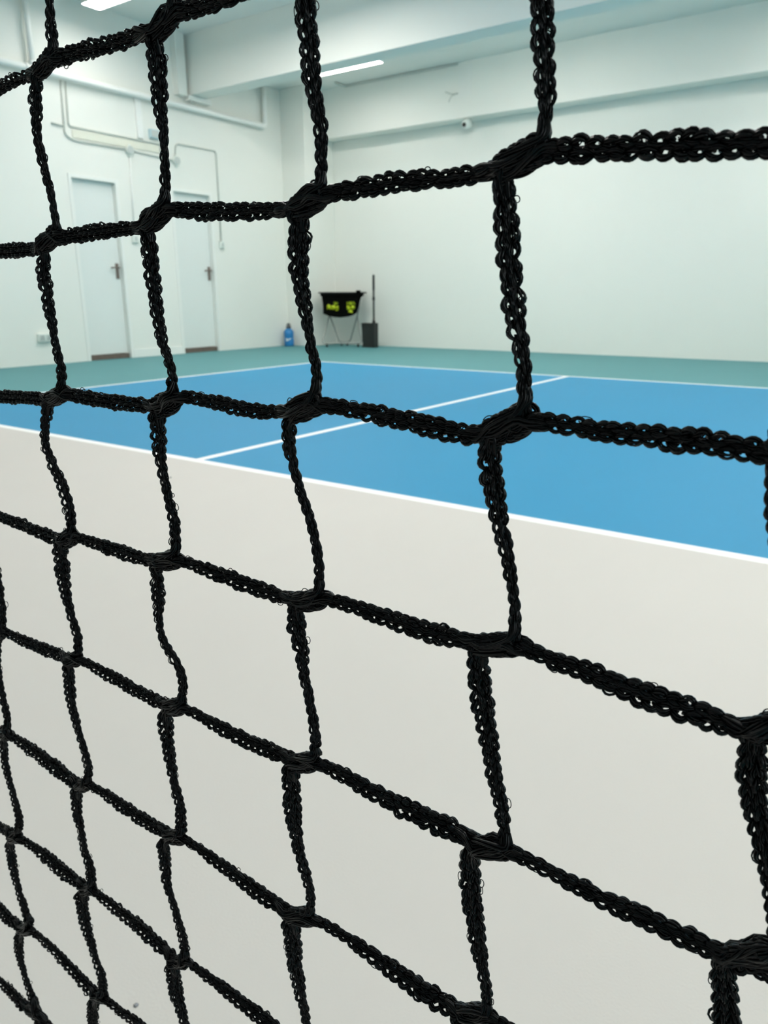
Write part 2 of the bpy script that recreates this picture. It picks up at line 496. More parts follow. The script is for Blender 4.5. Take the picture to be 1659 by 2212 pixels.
for y, q in ((YF - 0.006, 0), (YB + 0.012, 0.02)):
    MB().tube([(-0.348 + q, y, 0.788), (0.375 - q, y, 0.788)], 0.011, 10).build('rim_rod', M['pan_black'], t, True)
b = MB()
b.box((-0.318, YF - 0.012, 0.740), (0.322, YF - 0.004, 0.790), 0.003)
b.box((-0.318, YB + 0.010, 0.740), (0.322, YB + 0.018, 0.790), 0.003)
b.box((0.215, YF - 0.022, 0.770), (0.285, YF + 0.012, 0.822), 0.012)
b.build('rim_sleeve', M['black_fabric'], t, True)
for wn in wins:
    x0, x1 = min(p[0] for p in wn), max(p[0] for p in wn)
    z0, z1 = min(p[1] for p in wn), max(p[1] for p in wn)
    b = MB()
    n = 7
    for i in range(1, n):
        x = x0 + (x1 - x0) * i / n
        b.tube([(x, YF + 0.003, z0 - 0.005), (x, YF + 0.003, z1 + 0.005)], 0.0010, 4)
    for i in range(1, n):
        z = z0 + (z1 - z0) * i / n
        b.tube([(x0 - 0.005, YF + 0.003, z), (x1 + 0.005, YF + 0.003, z)], 0.0010, 4)
    b.build('mesh_window', M['mesh_fabric'], t, True)['label'] = 'see-through mesh window'
MB().tube(bend([(-0.198, 0.10, 0.455), (-0.310, -0.05, 0.055), (0.300, -0.05, 0.055), (0.224, 0.10, 0.455)], 0.05), 0.0105, 10).build('leg_frame', M['steel'], t, True)
MB().tube(bend([(-0.196, 0.18, 0.455), (-0.062, 0.28, 0.050), (0.098, 0.28, 0.050), (0.228, 0.06, 0.455), (0.300, -0.03, 0.72)], 0.06), 0.0105, 10).build('leg_frame', M['steel'], t, True)
for x, y in ((-0.235, -0.05), (0.24, -0.05), (-0.03, 0.28), (0.06, 0.28)):
    MB().lathe([(0.011, 0), (0.015, 0.003), (0.015, 0.028), (0.010, 0.045)], (x, y, 0), 12).build('foot', M['pan_black'], t, True)

def balls(spots, label, group):
    proto = None
    ca, sa = math.cos(CART_TURN), math.sin(CART_TURN)
    for x, y, z in spots:
        if proto is None:
            o = proto = MB().ball((0, 0, 0), 0.035, 3).build('pickleball', M['ball'])
        else:
            o = proto.copy()
            COL.objects.link(o)
        o.location = (CART.x + ca * x - sa * y, CART.y + sa * x + ca * y, z)
        tag(o, label, 'ball', group)
left = [(-0.235, 0.043, 0.524), (-0.163, 0.043, 0.516), (-0.091, 0.043, 0.508), (-0.019, 0.043, 0.502), (-0.200, 0.052, 0.588), (-0.127, 0.052, 0.580), (-0.055, 0.052, 0.572), (-0.091, 0.054, 0.644), (-0.160, 0.116, 0.555), (-0.020, 0.054, 0.640)]
rightb = [(0.055, 0.043, 0.498), (0.128, 0.043, 0.508), (0.092, 0.052, 0.572), (0.165, 0.052, 0.579), (0.128, 0.054, 0.642), (0.201, 0.054, 0.650), (0.055, 0.054, 0.636)]
balls(left, 'yellow-green ball behind the left mesh window of the black cart', 'balls behind the left window of the cart')
balls(rightb, 'yellow-green ball behind the right mesh window of the black cart', 'balls behind the right window of the cart')

t = thing('dustpan', 'charcoal long-handled dustpan standing right of the ball cart', 'dustpan', (-4.07, 6.92, 0))
b = MB()
xa, xb, ya, yb, zt = -4.184, -3.949, 6.873, 6.975, 0.353
b.box((xa, ya, 0.0), (xb, yb, 0.012), 0.004)
b.box((xa, yb - 0.012, 0.0), (xb, yb, zt), 0.004)
b.prism([(xa, ya + 0.03, 0.005), (xa, yb, 0.005), (xa, yb, zt), (xa, ya, zt)], (0.012, 0, 0))
b.prism([(xb - 0.012, ya + 0.03, 0.005), (xb - 0.012, yb, 0.005), (xb - 0.012, yb, zt), (xb - 0.012, ya, zt)], (0.012, 0, 0))
b.box((xa, ya, zt - 0.014), (xb, yb, zt), 0.004)
b.box((xa + 0.01, ya + 0.012, 0.008), (xb - 0.01, ya + 0.0354, zt - 0.01), 0.003)
b.build('pan', M['pan_grey'], t)
hx = -3.978
b = MB()
b.box((hx - 0.012, ya - 0.012, 0.002), (xb + 0.004, yb, zt + 0.002), 0.005)
b.tube([(hx, ya + 0.035, zt - 0.01), (hx, ya + 0.035, zt + 0.05)], [0.030, 0.020], 12)
b.build('pole_channel', M['pan_black'], t)
MB().tube([(hx, ya + 0.035, zt), (hx, ya + 0.035, 0.82)], 0.014, 12).build('pole', M['pan_grey'], t)
MB().tube([(hx, ya + 0.035, 0.675), (hx, ya + 0.035, 0.69), (hx, ya + 0.035, 0.72), (hx, ya + 0.035, 0.735)], [0.015, 0.021, 0.021, 0.015], 12).build('collar', M['pan_black'], t)
MB().tube([(hx, ya + 0.035, 0.81), (hx, ya + 0.035, 0.83), (hx, ya + 0.035, 1.02), (hx, ya + 0.035, 1.04)], [0.014, 0.018, 0.018, 0.012], 12).build('grip', M['pan_black'], t)

bx, by = -5.305, 6.50
t = thing('water_bottle', 'blue water bottle with dark cap standing on the teal floor by the corner pillar', 'bottle', (bx, by, 0))
MB().lathe([(0.062, 0), (0.074, 0.006), (0.076, 0.03), (0.075, 0.10), (0.071, 0.12), (0.075, 0.14), (0.076, 0.205), (0.070, 0.228), (0.050, 0.252), (0.034, 0.262), (0.034, 0.272)], (bx, by, 0)).build('body', M['bottle'], t)
c = MB().lathe([(0.038, 0.268), (0.040, 0.272), (0.040, 0.290), (0.030, 0.298), (0.018, 0.304), (0.016, 0.330), (0.010, 0.336)], (bx, by, 0), 20).build('cap', M['cap'], t)
MB().tube(bend([(bx - 0.036, by, 0.285), (bx - 0.040, by, 0.325), (bx, by, 0.345), (bx + 0.040, by, 0.325), (bx + 0.036, by, 0.285)], 0.02), 0.005, 8).build('carry_loop', M['cap'], c)
# white printed mark wrapped on the bottle
def wrap(pts, r):
    aim = math.atan2(CAM_POS.y - by, CAM_POS.x - bx)
    return [(bx + r * math.cos(aim + u / r), by + r * math.sin(aim + u / r), z) for u, z in pts]
b = MB()
upper = [(-0.052, 0.118), (-0.036, 0.122), (-0.018, 0.110), (0.005, 0.114), (0.034, 0.124)]
lower = [(-0.046, 0.078), (-0.034, 0.078), (-0.018, 0.085), (0.005, 0.098), (0.034, 0.113)]
U, Lw = wrap(upper, 0.0772), wrap(lower, 0.0772)
for i in range(len(U) - 1):
    b.quad([U[i], U[i + 1], Lw[i + 1], Lw[i]])
b.build('printed_mark', M['mark_white'], t)['label'] = 'white printed sweep on blue'


# crumbs of dirt on the floor
for (x, y, r, lb) in ((2.1376, -1.9480, 0.0030, 'tiny dark crumb on the grey-beige floor close to the net'),
                      (0.1855, -0.3010, 0.0060, 'tiny dark crumb on the grey-beige floor just short of the white line')):
    single(MB().lathe([(r * 0.8, 0.0), (r, r * 0.2), (r * 0.55, r * 0.7)], (x, y, 0), 7), 'dirt_crumb', M['speck'], lb, 'crumb')

# ------------------------------------------------------------------ the net: knitted cords (x, z, width in millimetres)
NET_Y = -2.184
ROWS = {
  0: [[(2504.8,797.5,3.62),(2514.5,798.0,3.31),(2522.9,798.7,3.03),(2530.8,799.0,2.75)],[(2541.9,800.7,3.77),(2548.9,800.7,3.88),(2559.3,800.4,3.58),(2567.1,800.1,3.49),(2574.4,800.2,3.07)],[(2587.3,802.4,3.69),(2596.4,801.7,2.96),(2603.6,801.7,2.76),(2615.4,802.2,2.93),(2626.9,802.5,2.93)]],
  1: [[(2492.8,757.4,4.13),(2503.3,757.4,4.03),(2514.8,757.2,4.15),(2523.0,757.3,3.58)],[(2534.2,759.6,3.89),(2542.6,759.9,3.9),(2552.0,760.3,3.91),(2560.2,760.4,3.6),(2567.4,760.6,2.8)],[(2579.8,763.9,3.21),(2589.7,762.8,3.87),(2600.3,762.1,3.72),(2607.7,761.7,3.62),(2614.6,761.6,2.83)],[(2626.3,763.5,3.22),(2630.2,764.0,3.49),(2635.3,764.2,3.56),(2644.8,764.5,3.5),(2653.7,764.3,3.29),(2659.1,764.4,2.94),(2661.5,764.6,2.78)],[(2672.2,766.6,3.4),(2676.9,766.5,3.98),(2682.3,766.1,3.75),(2687.4,765.8,3.91),(2693.5,765.4,3.91),(2699.3,764.9,3.81),(2704.9,764.6,3.82),(2710.1,764.3,3.71)]],
  2: [[(2479.8,713.6,4.46),(2491.3,714.3,4.34),(2507.4,715.2,4.04),(2517.4,715.3,3.69)],[(2529.2,717.7,3.46),(2536.3,717.5,3.93),(2544.2,717.2,4.09),(2553.1,717.2,3.98),(2560.9,717.2,3.76),(2565.9,717.4,3.46)],[(2578.8,720.7,3.0),(2584.6,720.4,3.17),(2591.1,720.1,3.35),(2602.1,719.2,3.65),(2609.1,719.4,3.11),(2612.8,719.8,2.86)],[(2624.1,722.1,3.16),(2632.5,721.7,3.46),(2643.0,720.8,4.09),(2652.8,719.9,4.48),(2658.7,719.4,3.67),(2661.7,719.7,3.27)],[(2672.0,722.9,3.27),(2678.4,722.9,3.34),(2684.4,722.4,3.42),(2691.3,722.5,3.77),(2698.0,722.3,4.09),(2704.2,722.0,3.97),(2709.0,721.9,3.88),(2711.7,721.7,3.68)]],
  3: [[(2468.0,673.9,3.31),(2479.9,673.2,3.39),(2495.2,672.4,4.05),(2509.5,671.6,4.06),(2515.6,671.6,3.67)],[(2524.5,673.9,2.87),(2532.5,673.9,3.39),(2540.4,673.7,4.16),(2550.2,673.5,4.05),(2556.4,673.3,3.69),(2560.5,673.9,3.35)],[(2572.1,676.2,2.79),(2578.0,676.1,3.13),(2583.7,675.7,3.71),(2595.9,675.1,4.06),(2604.1,674.7,3.96),(2608.5,674.4,3.44),(2611.6,674.6,2.92)],[(2623.2,677.3,3.04),(2628.1,677.4,3.21),(2634.0,677.3,3.58),(2643.0,676.8,4.09),(2651.6,676.4,4.54),(2657.8,676.8,3.93),(2660.9,677.0,3.41)],[(2672.1,679.4,3.52),(2678.1,678.2,3.61),(2684.7,677.8,4.03),(2691.0,677.0,4.29),(2697.1,676.3,4.84),(2702.8,676.0,4.72),(2708.2,675.7,4.29),(2711.8,675.4,3.44)]],
  4: [[(2469.9,628.0,3.0),(2476.7,627.8,3.28),(2484.0,627.8,3.86),(2494.6,628.1,4.23),(2503.0,628.5,4.15),(2509.0,628.7,3.8)],[(2518.3,630.6,2.72),(2524.3,630.2,3.13),(2532.8,629.7,3.8),(2545.2,628.9,3.97),(2554.2,628.3,3.88),(2558.9,628.3,3.53)],[(2569.0,630.2,2.66),(2574.9,630.0,2.89),(2581.1,629.5,3.36),(2592.2,628.9,3.99),(2601.9,629.1,4.09),(2605.9,629.4,3.79),(2608.9,629.6,3.29)],[(2619.9,631.9,3.0),(2628.3,631.6,3.62),(2638.3,630.6,4.17),(2647.9,630.2,4.65),(2656.0,630.2,4.72),(2659.6,630.2,4.27),(2661.7,630.1,3.85)],[(2672.6,631.5,2.93),(2679.1,631.1,2.87),(2686.4,630.4,3.36),(2693.3,630.0,3.79),(2699.8,630.1,4.04),(2706.1,629.8,4.12),(2711.4,629.9,3.67),(2714.4,630.0,3.45)]],
  5: [[(2463.1,582.1,3.05),(2470.5,581.8,3.69),(2478.0,581.2,4.33),(2491.9,579.6,4.87),(2499.3,578.7,4.62),(2504.1,578.4,4.24)],[(2514.5,581.0,2.72),(2521.7,581.3,3.15),(2528.9,580.9,3.87),(2542.0,580.0,4.31),(2548.6,580.2,4.05),(2553.2,580.6,3.71)],[(2564.0,582.3,2.45),(2569.8,582.1,2.71),(2574.3,581.6,3.24),(2584.9,580.3,3.95),(2595.2,579.2,4.09),(2600.5,578.8,3.86),(2604.1,579.0,3.53)],[(2616.5,581.7,2.59),(2621.8,582.0,2.8),(2627.2,581.9,3.02),(2635.3,581.4,3.66),(2644.7,580.3,4.69),(2652.3,579.7,4.97),(2657.1,579.8,4.49),(2660.4,580.2,4.07)],[(2669.0,583.6,3.64),(2675.4,583.8,3.37),(2685.4,583.9,3.84)]],
  6: [[(2424.8,528.9,3.6),(2440.1,529.4,3.49),(2447.6,530.4,3.93)],[(2457.5,531.6,2.87),(2465.4,532.1,3.33),(2472.2,532.5,4.01),(2486.9,531.1,4.9),(2493.9,530.9,4.45),(2498.7,531.3,4.05)],[(2508.2,532.4,2.8),(2514.4,532.2,3.24),(2520.6,531.7,3.66),(2534.7,530.9,4.46),(2542.9,529.7,4.42),(2548.9,528.9,3.92)],[(2559.3,531.2,2.48),(2564.3,531.4,2.74),(2569.2,531.3,3.0),(2580.7,531.2,3.99),(2591.9,530.7,4.17),(2606.9,529.6,4.53)]],
  7: [[(2409.8,478.5,4.81),(2426.1,478.9,4.72),(2434.4,477.9,4.65),(2441.4,478.7,4.17)],[(2453.3,482.3,2.75),(2462.3,482.7,3.06),(2470.4,482.2,3.42),(2484.4,479.5,4.04),(2492.0,478.0,4.3),(2496.9,477.4,4.07)],[(2505.1,479.0,2.79),(2511.0,479.6,3.08),(2517.1,479.8,3.32),(2526.6,481.1,3.43),(2544.1,481.6,3.77)]],
  8: [[(2395.1,429.2,3.46),(2412.1,428.6,3.37),(2424.0,428.2,4.44),(2432.9,427.2,4.77)],[(2450.5,430.5,3.14),(2466.6,431.1,3.39)]],
}
COLS = {
  0: [[(2471.5,653.7,3.01),(2471.5,645.0,3.19),(2471.6,638.8,2.9),(2471.1,633.2,2.29),(2469.3,629.3,2.14)],[(2465.1,624.3,2.79),(2461.2,612.7,2.85),(2460.7,603.8,2.73),(2461.2,596.1,2.59),(2462.2,590.1,2.93),(2461.7,585.6,2.77)],[(2456.3,576.6,2.98),(2454.3,566.8,3.02),(2455.7,558.2,2.37),(2457.6,549.4,2.72),(2458.4,541.9,3.25),(2455.9,535.2,3.13)],[(2446.5,523.6,3.88),(2446.0,512.1,3.56),(2447.3,501.5,2.69),(2449.7,493.8,3.23),(2451.9,488.2,3.6)],[(2440.4,472.0,4.12),(2437.7,461.3,3.57),(2438.8,450.6,2.45),(2441.2,443.3,2.83),(2443.7,436.7,4.15)],[(2446.0,427.0,4.96),(2447.0,415.3,4.62)]],
  1: [[(2541.8,818.1,1.92),(2541.5,813.3,1.93),(2541.0,809.2,2.38),(2540.7,804.6,2.84),(2540.7,802.6,2.42)],[(2532.1,797.6,3.07),(2530.5,792.3,3.25),(2529.5,785.4,2.55),(2530.8,777.2,2.25),(2532.6,770.1,2.02),(2533.1,765.5,2.13),(2533.0,762.0,2.37)],[(2526.0,756.4,3.19),(2524.3,751.3,3.63),(2524.6,748.4,3.71),(2525.1,740.7,2.99),(2525.8,733.7,2.14),(2526.8,727.7,2.41),(2527.2,723.1,2.77),(2526.2,719.9,2.5)],[(2518.0,713.6,3.29),(2514.9,706.4,2.72),(2513.9,701.2,2.55),(2516.8,695.4,2.85),(2520.1,690.0,3.25),(2522.2,684.1,3.25),(2522.6,678.9,3.1),(2521.8,675.2,2.69)],[(2515.1,669.4,4.39),(2514.1,662.4,4.6),(2514.7,651.7,3.4),(2516.3,644.5,2.72),(2517.9,638.9,2.86),(2517.3,633.1,2.86)],[(2510.0,625.5,3.65),(2509.2,616.8,3.85),(2509.4,608.6,3.0),(2511.4,600.8,2.26),(2513.1,594.7,2.57),(2514.2,588.0,3.03),(2512.6,582.3,2.75)],[(2504.1,574.1,4.06),(2503.0,564.4,3.63),(2503.9,556.3,2.55),(2504.4,548.4,2.73),(2506.5,542.9,3.54),(2506.4,536.2,3.56)],[(2497.8,525.0,4.96),(2497.6,513.3,4.35),(2499.7,504.1,3.03),(2501.7,497.2,2.7),(2504.3,489.6,3.56),(2502.9,480.7,3.79)],[(2495.1,471.2,4.58),(2492.6,457.8,3.92),(2491.9,444.0,3.6)]],
  2: [[(2585.8,809.0,2.32),(2585.5,804.8,2.34),(2585.5,803.3,2.35)],[(2578.8,798.0,4.03),(2578.9,793.9,4.26),(2578.9,789.3,3.68),(2578.8,784.9,3.2),(2579.2,780.5,2.49),(2579.1,776.4,1.87),(2578.8,772.8,2.09),(2578.5,769.0,2.52),(2577.9,765.6,2.11)],[(2570.4,759.5,3.53),(2571.0,755.1,3.98),(2571.1,749.7,3.78),(2571.4,744.2,3.48),(2572.1,737.9,2.84),(2573.3,732.2,2.29),(2575.3,727.4,2.18),(2575.4,724.1,2.51),(2575.1,721.6,2.51)],[(2568.3,714.7,4.23),(2568.1,709.0,4.03),(2567.9,703.7,3.12),(2568.9,698.3,2.42),(2569.9,693.0,2.44),(2571.3,687.6,3.06),(2571.4,683.0,2.93),(2570.7,678.8,2.69)],[(2561.9,672.4,3.54),(2561.8,665.5,3.83),(2561.3,659.1,3.09),(2560.8,653.9,2.22),(2562.4,649.1,2.37),(2566.7,644.5,2.62),(2569.0,640.5,2.76),(2568.9,636.1,2.74),(2567.8,631.9,2.62)],[(2559.6,624.3,4.33),(2559.5,616.7,4.1),(2559.9,608.7,3.32),(2561.0,601.4,2.51),(2562.5,595.0,3.08),(2562.4,588.9,3.51),(2561.7,584.1,3.39)],[(2552.3,575.2,4.07),(2552.2,567.4,3.81),(2552.1,559.3,2.97),(2554.1,553.1,2.39),(2556.2,546.1,2.55),(2557.9,539.5,3.16),(2557.7,533.1,3.17)],[(2550.4,523.4,4.94),(2550.7,514.3,4.99),(2552.5,507.3,4.08),(2553.9,500.7,2.84),(2555.1,490.4,2.86)]],
  3: [[(2621.8,801.5,3.83),(2622.0,797.7,3.86),(2622.5,794.1,4.23),(2622.9,789.3,3.73),(2623.6,784.0,3.4),(2624.5,779.1,3.06),(2625.3,774.6,2.63),(2625.3,771.0,2.19),(2625.2,768.0,2.39),(2624.9,765.3,2.03)],[(2619.1,759.8,3.99),(2618.6,756.0,4.8),(2618.5,752.4,4.07),(2618.6,747.5,3.71),(2619.5,743.1,3.24),(2620.4,738.3,2.17),(2621.4,733.5,2.19),(2622.4,729.4,2.39),(2622.2,724.8,2.21)],[(2613.8,716.8,3.35),(2613.8,712.0,3.07),(2614.8,707.5,2.34),(2616.2,703.4,2.03),(2618.2,698.6,2.36),(2620.0,693.3,2.15),(2621.2,687.9,2.37),(2621.6,683.5,2.59),(2621.3,679.0,2.38)],[(2613.8,672.2,4.05),(2613.9,667.5,4.55),(2615.0,662.0,3.67),(2615.7,655.9,2.54),(2617.1,649.5,2.21),(2617.8,644.6,2.69),(2618.7,639.1,2.8),(2618.3,633.8,2.58)],[(2609.8,625.8,4.62),(2609.7,619.8,4.67),(2610.1,612.7,4.6),(2610.7,607.7,3.77),(2611.7,600.8,3.31),(2613.7,595.3,2.82),(2615.0,589.8,2.54),(2614.5,583.0,2.54)],[(2607.2,574.7,5.02),(2607.8,566.9,4.79),(2608.3,559.4,4.05),(2609.6,552.9,3.54),(2610.9,545.7,2.74),(2611.4,541.0,2.74),(2612.1,533.1,3.04)]],
  4: [[(2669.6,791.6,3.74),(2670.0,788.4,3.75),(2670.4,786.1,3.63),(2670.8,782.6,3.53),(2671.3,779.0,3.27),(2671.6,775.9,3.01),(2671.8,773.0,2.4),(2671.7,770.8,1.98),(2671.7,768.8,2.07)],[(2664.8,762.6,3.54),(2665.6,757.2,4.19),(2666.1,753.1,4.38),(2666.6,748.4,3.94),(2667.1,746.8,4.1),(2667.5,743.2,3.96),(2668.5,739.3,3.49),(2669.3,735.9,3.03),(2670.1,732.4,2.73),(2670.4,729.8,2.58),(2670.7,726.3,2.27)],[(2664.3,718.8,3.76),(2664.2,714.6,4.32),(2665.1,710.6,4.35),(2665.9,706.5,3.85),(2667.0,702.1,3.17),(2668.3,698.0,2.65),(2669.3,693.8,2.48),(2670.1,689.8,2.13),(2670.7,686.4,2.13),(2671.0,681.6,1.97)],[(2663.0,674.9,3.77),(2663.5,669.5,4.78),(2664.6,664.1,4.45),(2665.7,659.0,4.09),(2666.9,653.1,3.73),(2668.1,647.6,3.57),(2669.7,642.1,3.0),(2670.6,637.5,2.78),(2671.2,632.9,2.58)],[(2662.8,625.5,4.53),(2663.1,619.1,4.82),(2663.9,612.5,4.49),(2665.0,607.0,4.11),(2666.0,601.1,3.51),(2667.2,596.0,2.87),(2668.3,590.8,2.5),(2668.5,585.0,2.37)],[(2661.7,578.0,5.38),(2662.1,569.5,5.44)]],
  5: [[(2711.8,719.9,2.82),(2712.1,715.3,3.1),(2712.8,711.8,3.0),(2713.9,706.8,2.76),(2715.5,698.8,2.54),(2717.1,689.8,2.31),(2718.5,680.5,2.09)],[(2714.2,674.1,3.8),(2714.4,670.9,4.51),(2714.7,667.8,4.65),(2715.6,663.9,4.34),(2716.7,660.1,3.79),(2717.5,657.2,3.52),(2718.5,653.6,3.25),(2719.9,648.8,2.79),(2721.4,642.0,2.4),(2722.3,637.0,2.33)],[(2714.9,627.5,3.79),(2715.6,623.2,4.62),(2716.5,618.6,4.54),(2716.8,614.0,4.62),(2717.8,609.1,4.65)]],
}
KNOTS = {
  (1, 0): ((2532.4,798.5),(2540.8,802.0),4.58),
  (2, 0): ((2577.4,798.9),(2585.8,802.5),4.7),
  (1, 1): ((2524.4,757.5),(2533.2,761.3),4.86),
  (2, 1): ((2569.5,760.6),(2578.2,764.4),5.04),
  (3, 1): ((2617.4,761.0),(2625.1,764.4),4.99),
  (4, 1): ((2662.9,764.3),(2671.4,767.9),4.96),
  (1, 2): ((2518.3,714.9),(2527.6,718.5),4.57),
  (2, 2): ((2567.2,716.5),(2576.7,720.5),5.64),
  (3, 2): ((2614.5,719.6),(2622.9,723.2),5.16),
  (4, 2): ((2663.1,719.7),(2671.4,724.2),5.63),
  (1, 3): ((2515.9,670.8),(2522.6,674.4),5.34),
  (2, 3): ((2560.9,673.3),(2571.4,676.8),5.15),
  (3, 3): ((2612.7,673.9),(2622.1,677.5),4.81),
  (4, 3): ((2662.2,676.6),(2671.9,680.1),4.88),
  (0, 4): ((2464.0,624.9),(2469.4,628.2),5.29),
  (1, 4): ((2509.9,627.6),(2516.9,631.3),4.71),
  (2, 4): ((2559.1,627.0),(2567.9,630.9),5.1),
  (3, 4): ((2608.4,627.8),(2618.4,632.5),5.2),
  (4, 4): ((2662.0,628.1),(2671.7,632.5),5.54),
  (0, 5): ((2455.4,579.6),(2462.7,584.4),5.76),
  (1, 5): ((2504.3,576.5),(2512.5,581.5),4.74),
  (2, 5): ((2553.2,578.9),(2562.2,582.8),4.81),
  (3, 5): ((2604.7,576.8),(2614.8,581.9),5.21),
  (4, 5): ((2660.5,579.2),(2668.3,584.0),5.71),
  (0, 6): ((2446.8,527.5),(2456.0,532.7),5.3),
  (1, 6): ((2498.3,528.9),(2507.4,533.8),4.68),
  (2, 6): ((2548.7,525.6),(2557.9,530.9),4.81),
  (0, 7): ((2441.5,476.2),(2451.3,482.9),5.36),
  (1, 7): ((2495.7,474.5),(2504.0,480.0),4.65),
  (0, 8): ((2437.5,427.0),(2448.0,432.5),6.75),
  (5, 2): ((2711.7,721.1),(2716.3,723.2),4.48),
  (5, 3): ((2713.0,675.1),(2718.5,679.1),4.75),
  (5, 4): ((2715.3,629.3),(2722.5,635.9),5.32),
}
PITCH = 2.4e-3

class Tubes:
    """many small tubes gathered into one mesh"""
    def __init__(self):
        self.v, self.f, self.n = [], [], 0

    def add(self, C, R, seg):
        """C: (N, T, 3) centre lines, R: (N, T) radii"""
        N, T, _ = C.shape
        t = np.empty_like(C)
        t[:, 1:-1] = C[:, 2:] - C[:, :-2]
        t[:, 0] = C[:, 1] - C[:, 0]
        t[:, -1] = C[:, -1] - C[:, -2]
        t /= np.linalg.norm(t, axis=2, keepdims=True) + 1e-12
        ref = np.array([0.13, -0.97, 0.21])
        a = np.cross(t, ref)
        a /= np.linalg.norm(a, axis=2, keepdims=True) + 1e-9
        b = np.cross(t, a)
        ang = np.arange(seg) * 2 * np.pi / seg
        ring = (C[:, :, None, :] + R[:, :, None, None] * (a[:, :, None, :] * np.cos(ang)[None, None, :, None] + b[:, :, None, :] * np.sin(ang)[None, None, :, None]))
        self.v.append(ring.reshape(-1, 3).astype(np.float32))
        idx = np.arange(N * T * seg).reshape(N, T, seg) + self.n
        nx = np.roll(idx, -1, axis=2)
        self.f.append(np.stack([idx[:, :-1], nx[:, :-1], nx[:, 1:], idx[:, 1:]], -1).reshape(-1, 4).astype(np.int32))
        self.n += N * T * seg

    def build(self, name, mat, parent):
        v = np.concatenate(self.v)
        f = np.concatenate(self.f)
        v = v - np.array(parent.location, dtype=np.float32)
        me = bpy.data.meshes.new(name)
        me.vertices.add(len(v))
        me.vertices.foreach_set('co', v.ravel())
        me.loops.add(f.size)
        me.loops.foreach_set('vertex_index', f.ravel())
        me.polygons.add(len(f))
        me.polygons.foreach_set('loop_start', np.arange(0, f.size, 4, dtype=np.int32))
        me.polygons.foreach_set('use_smooth', np.ones(len(f), dtype=bool))
        me.update(calc_edges=True)
        me.materials.append(mat)
        return link(name, me, parent)


def bundle(tb, C, R, nf, seg, fr, ringr, twist=1.2, jit=0.16, stray=0.7):
    """each centre line of C (N, T, 3) becomes a yarn of nf thin filaments; R (N, T) is the yarn's radius"""
    N, T, _ = C.shape
    if nf == 1:
        tb.add(C, R, seg)
        return
    t = np.gradient(C, axis=1)
    t /= np.linalg.norm(t, axis=2, keepdims=True) + 1e-12
    a = np.cross(t, np.array([0.13, -0.97, 0.21]))
    a /= np.linalg.norm(a, axis=2, keepdims=True) + 1e-9
    b = np.cross(t, a)
    s = np.linspace(0, 1, T)
    for k in range(nf):
        ph = 2 * np.pi * k / nf + rng.uniform(-0.3, 0.3, (N, 1)) + twist * s[None, :]
        rr = R * ringr * (1 + rng.uniform(-jit, jit, (N, 1)) + stray * rng.exponential(0.35, (N, 1)) * np.sin(np.pi * s)[None, :])
        D = C + rr[..., None] * (a * np.cos(ph)[..., None] + b * np.sin(ph)[..., None])
        tb.add(D, R * fr * (1 + rng.uniform(-jit, jit, (N, 1))), seg)


class Line:
    """centre line of one cord run: x, z, width, resampled by length"""
    def __init__(self, pts, ext=0.0):
        P = np.array(pts, float) * 1e-3
        n = len(P)
        Q = np.vstack([2 * P[0] - P[1], P, 2 * P[-1] - P[-2]])
        out = []
        for i in range(1, n):
            p0, p1, p2, p3 = Q[i - 1], Q[i], Q[i + 1], Q[i + 2]
            for t in np.linspace(0, 1, 9)[:-1]:
                c = 0.5 * ((2 * p1) + (-p0 + p2) * t + (2 * p0 - 5 * p1 + 4 * p2 - p3) * t * t + (-p0 + 3 * p1 - 3 * p2 + p3) * t ** 3)
                c[2] = p1[2] * (1 - t) + p2[2] * t
                out.append(c)
        out.append(P[-1])
        A = np.array(out)
        if ext:
            d0 = A[0, :2] - A[2, :2]; d0 /= np.linalg.norm(d0)
            d1 = A[-1, :2] - A[-3, :2]; d1 /= np.linalg.norm(d1)
            A = np.vstack([[*(A[0, :2] + d0 * ext), A[0, 2]], A, [*(A[-1, :2] + d1 * ext), A[-1, 2]]])
        s = np.concatenate([[0], np.cumsum(np.linalg.norm(np.diff(A[:, :2], axis=0), axis=1))])
        self.len = s[-1]
        m = max(8, int(self.len / 0.0007))
        g = np.linspace(0, self.len, m)
        self.g = g
        self.p = np.stack([np.interp(g, s, A[:, k]) for k in range(3)], 1)
        tan = np.gradient(self.p[:, :2], axis=0)
        self.t = tan / np.linalg.norm(tan, axis=1, keepdims=True)

    def at(self, v):
        f = lambda q: np.interp(v, self.g, q)
        return f(self.p[:, 0]), f(self.p[:, 1]), f(self.p[:, 2]), f(self.t[:, 0]), f(self.t[:, 1])


def twist(kind, x, z):
    """the flat cords are not flush with the net: they lie turned about their own length"""
    if kind == 'col':
        return -0.75 * np.arctan((2.727 - x) / 0.125)
    if kind == 'row':
        return -0.75 * np.arctan((0.7445 - z) / 0.17)
    return np.zeros_like(x)


def place(x, z, tx, tz, over, u, nn, psi):
    """point of the cord at side offset u and height nn above its face"""
    lx, ly, lz = -tz * np.cos(psi), -np.sin(psi), tx * np.cos(psi)
    nx, ny, nz = tz * np.sin(psi), -np.cos(psi), -tx * np.sin(psi)
    return np.stack([x + tx * over + lx * u + nx * nn, NET_Y + ly * u + ny * nn, z + tz * over + lz * u + nz * nn], -1)


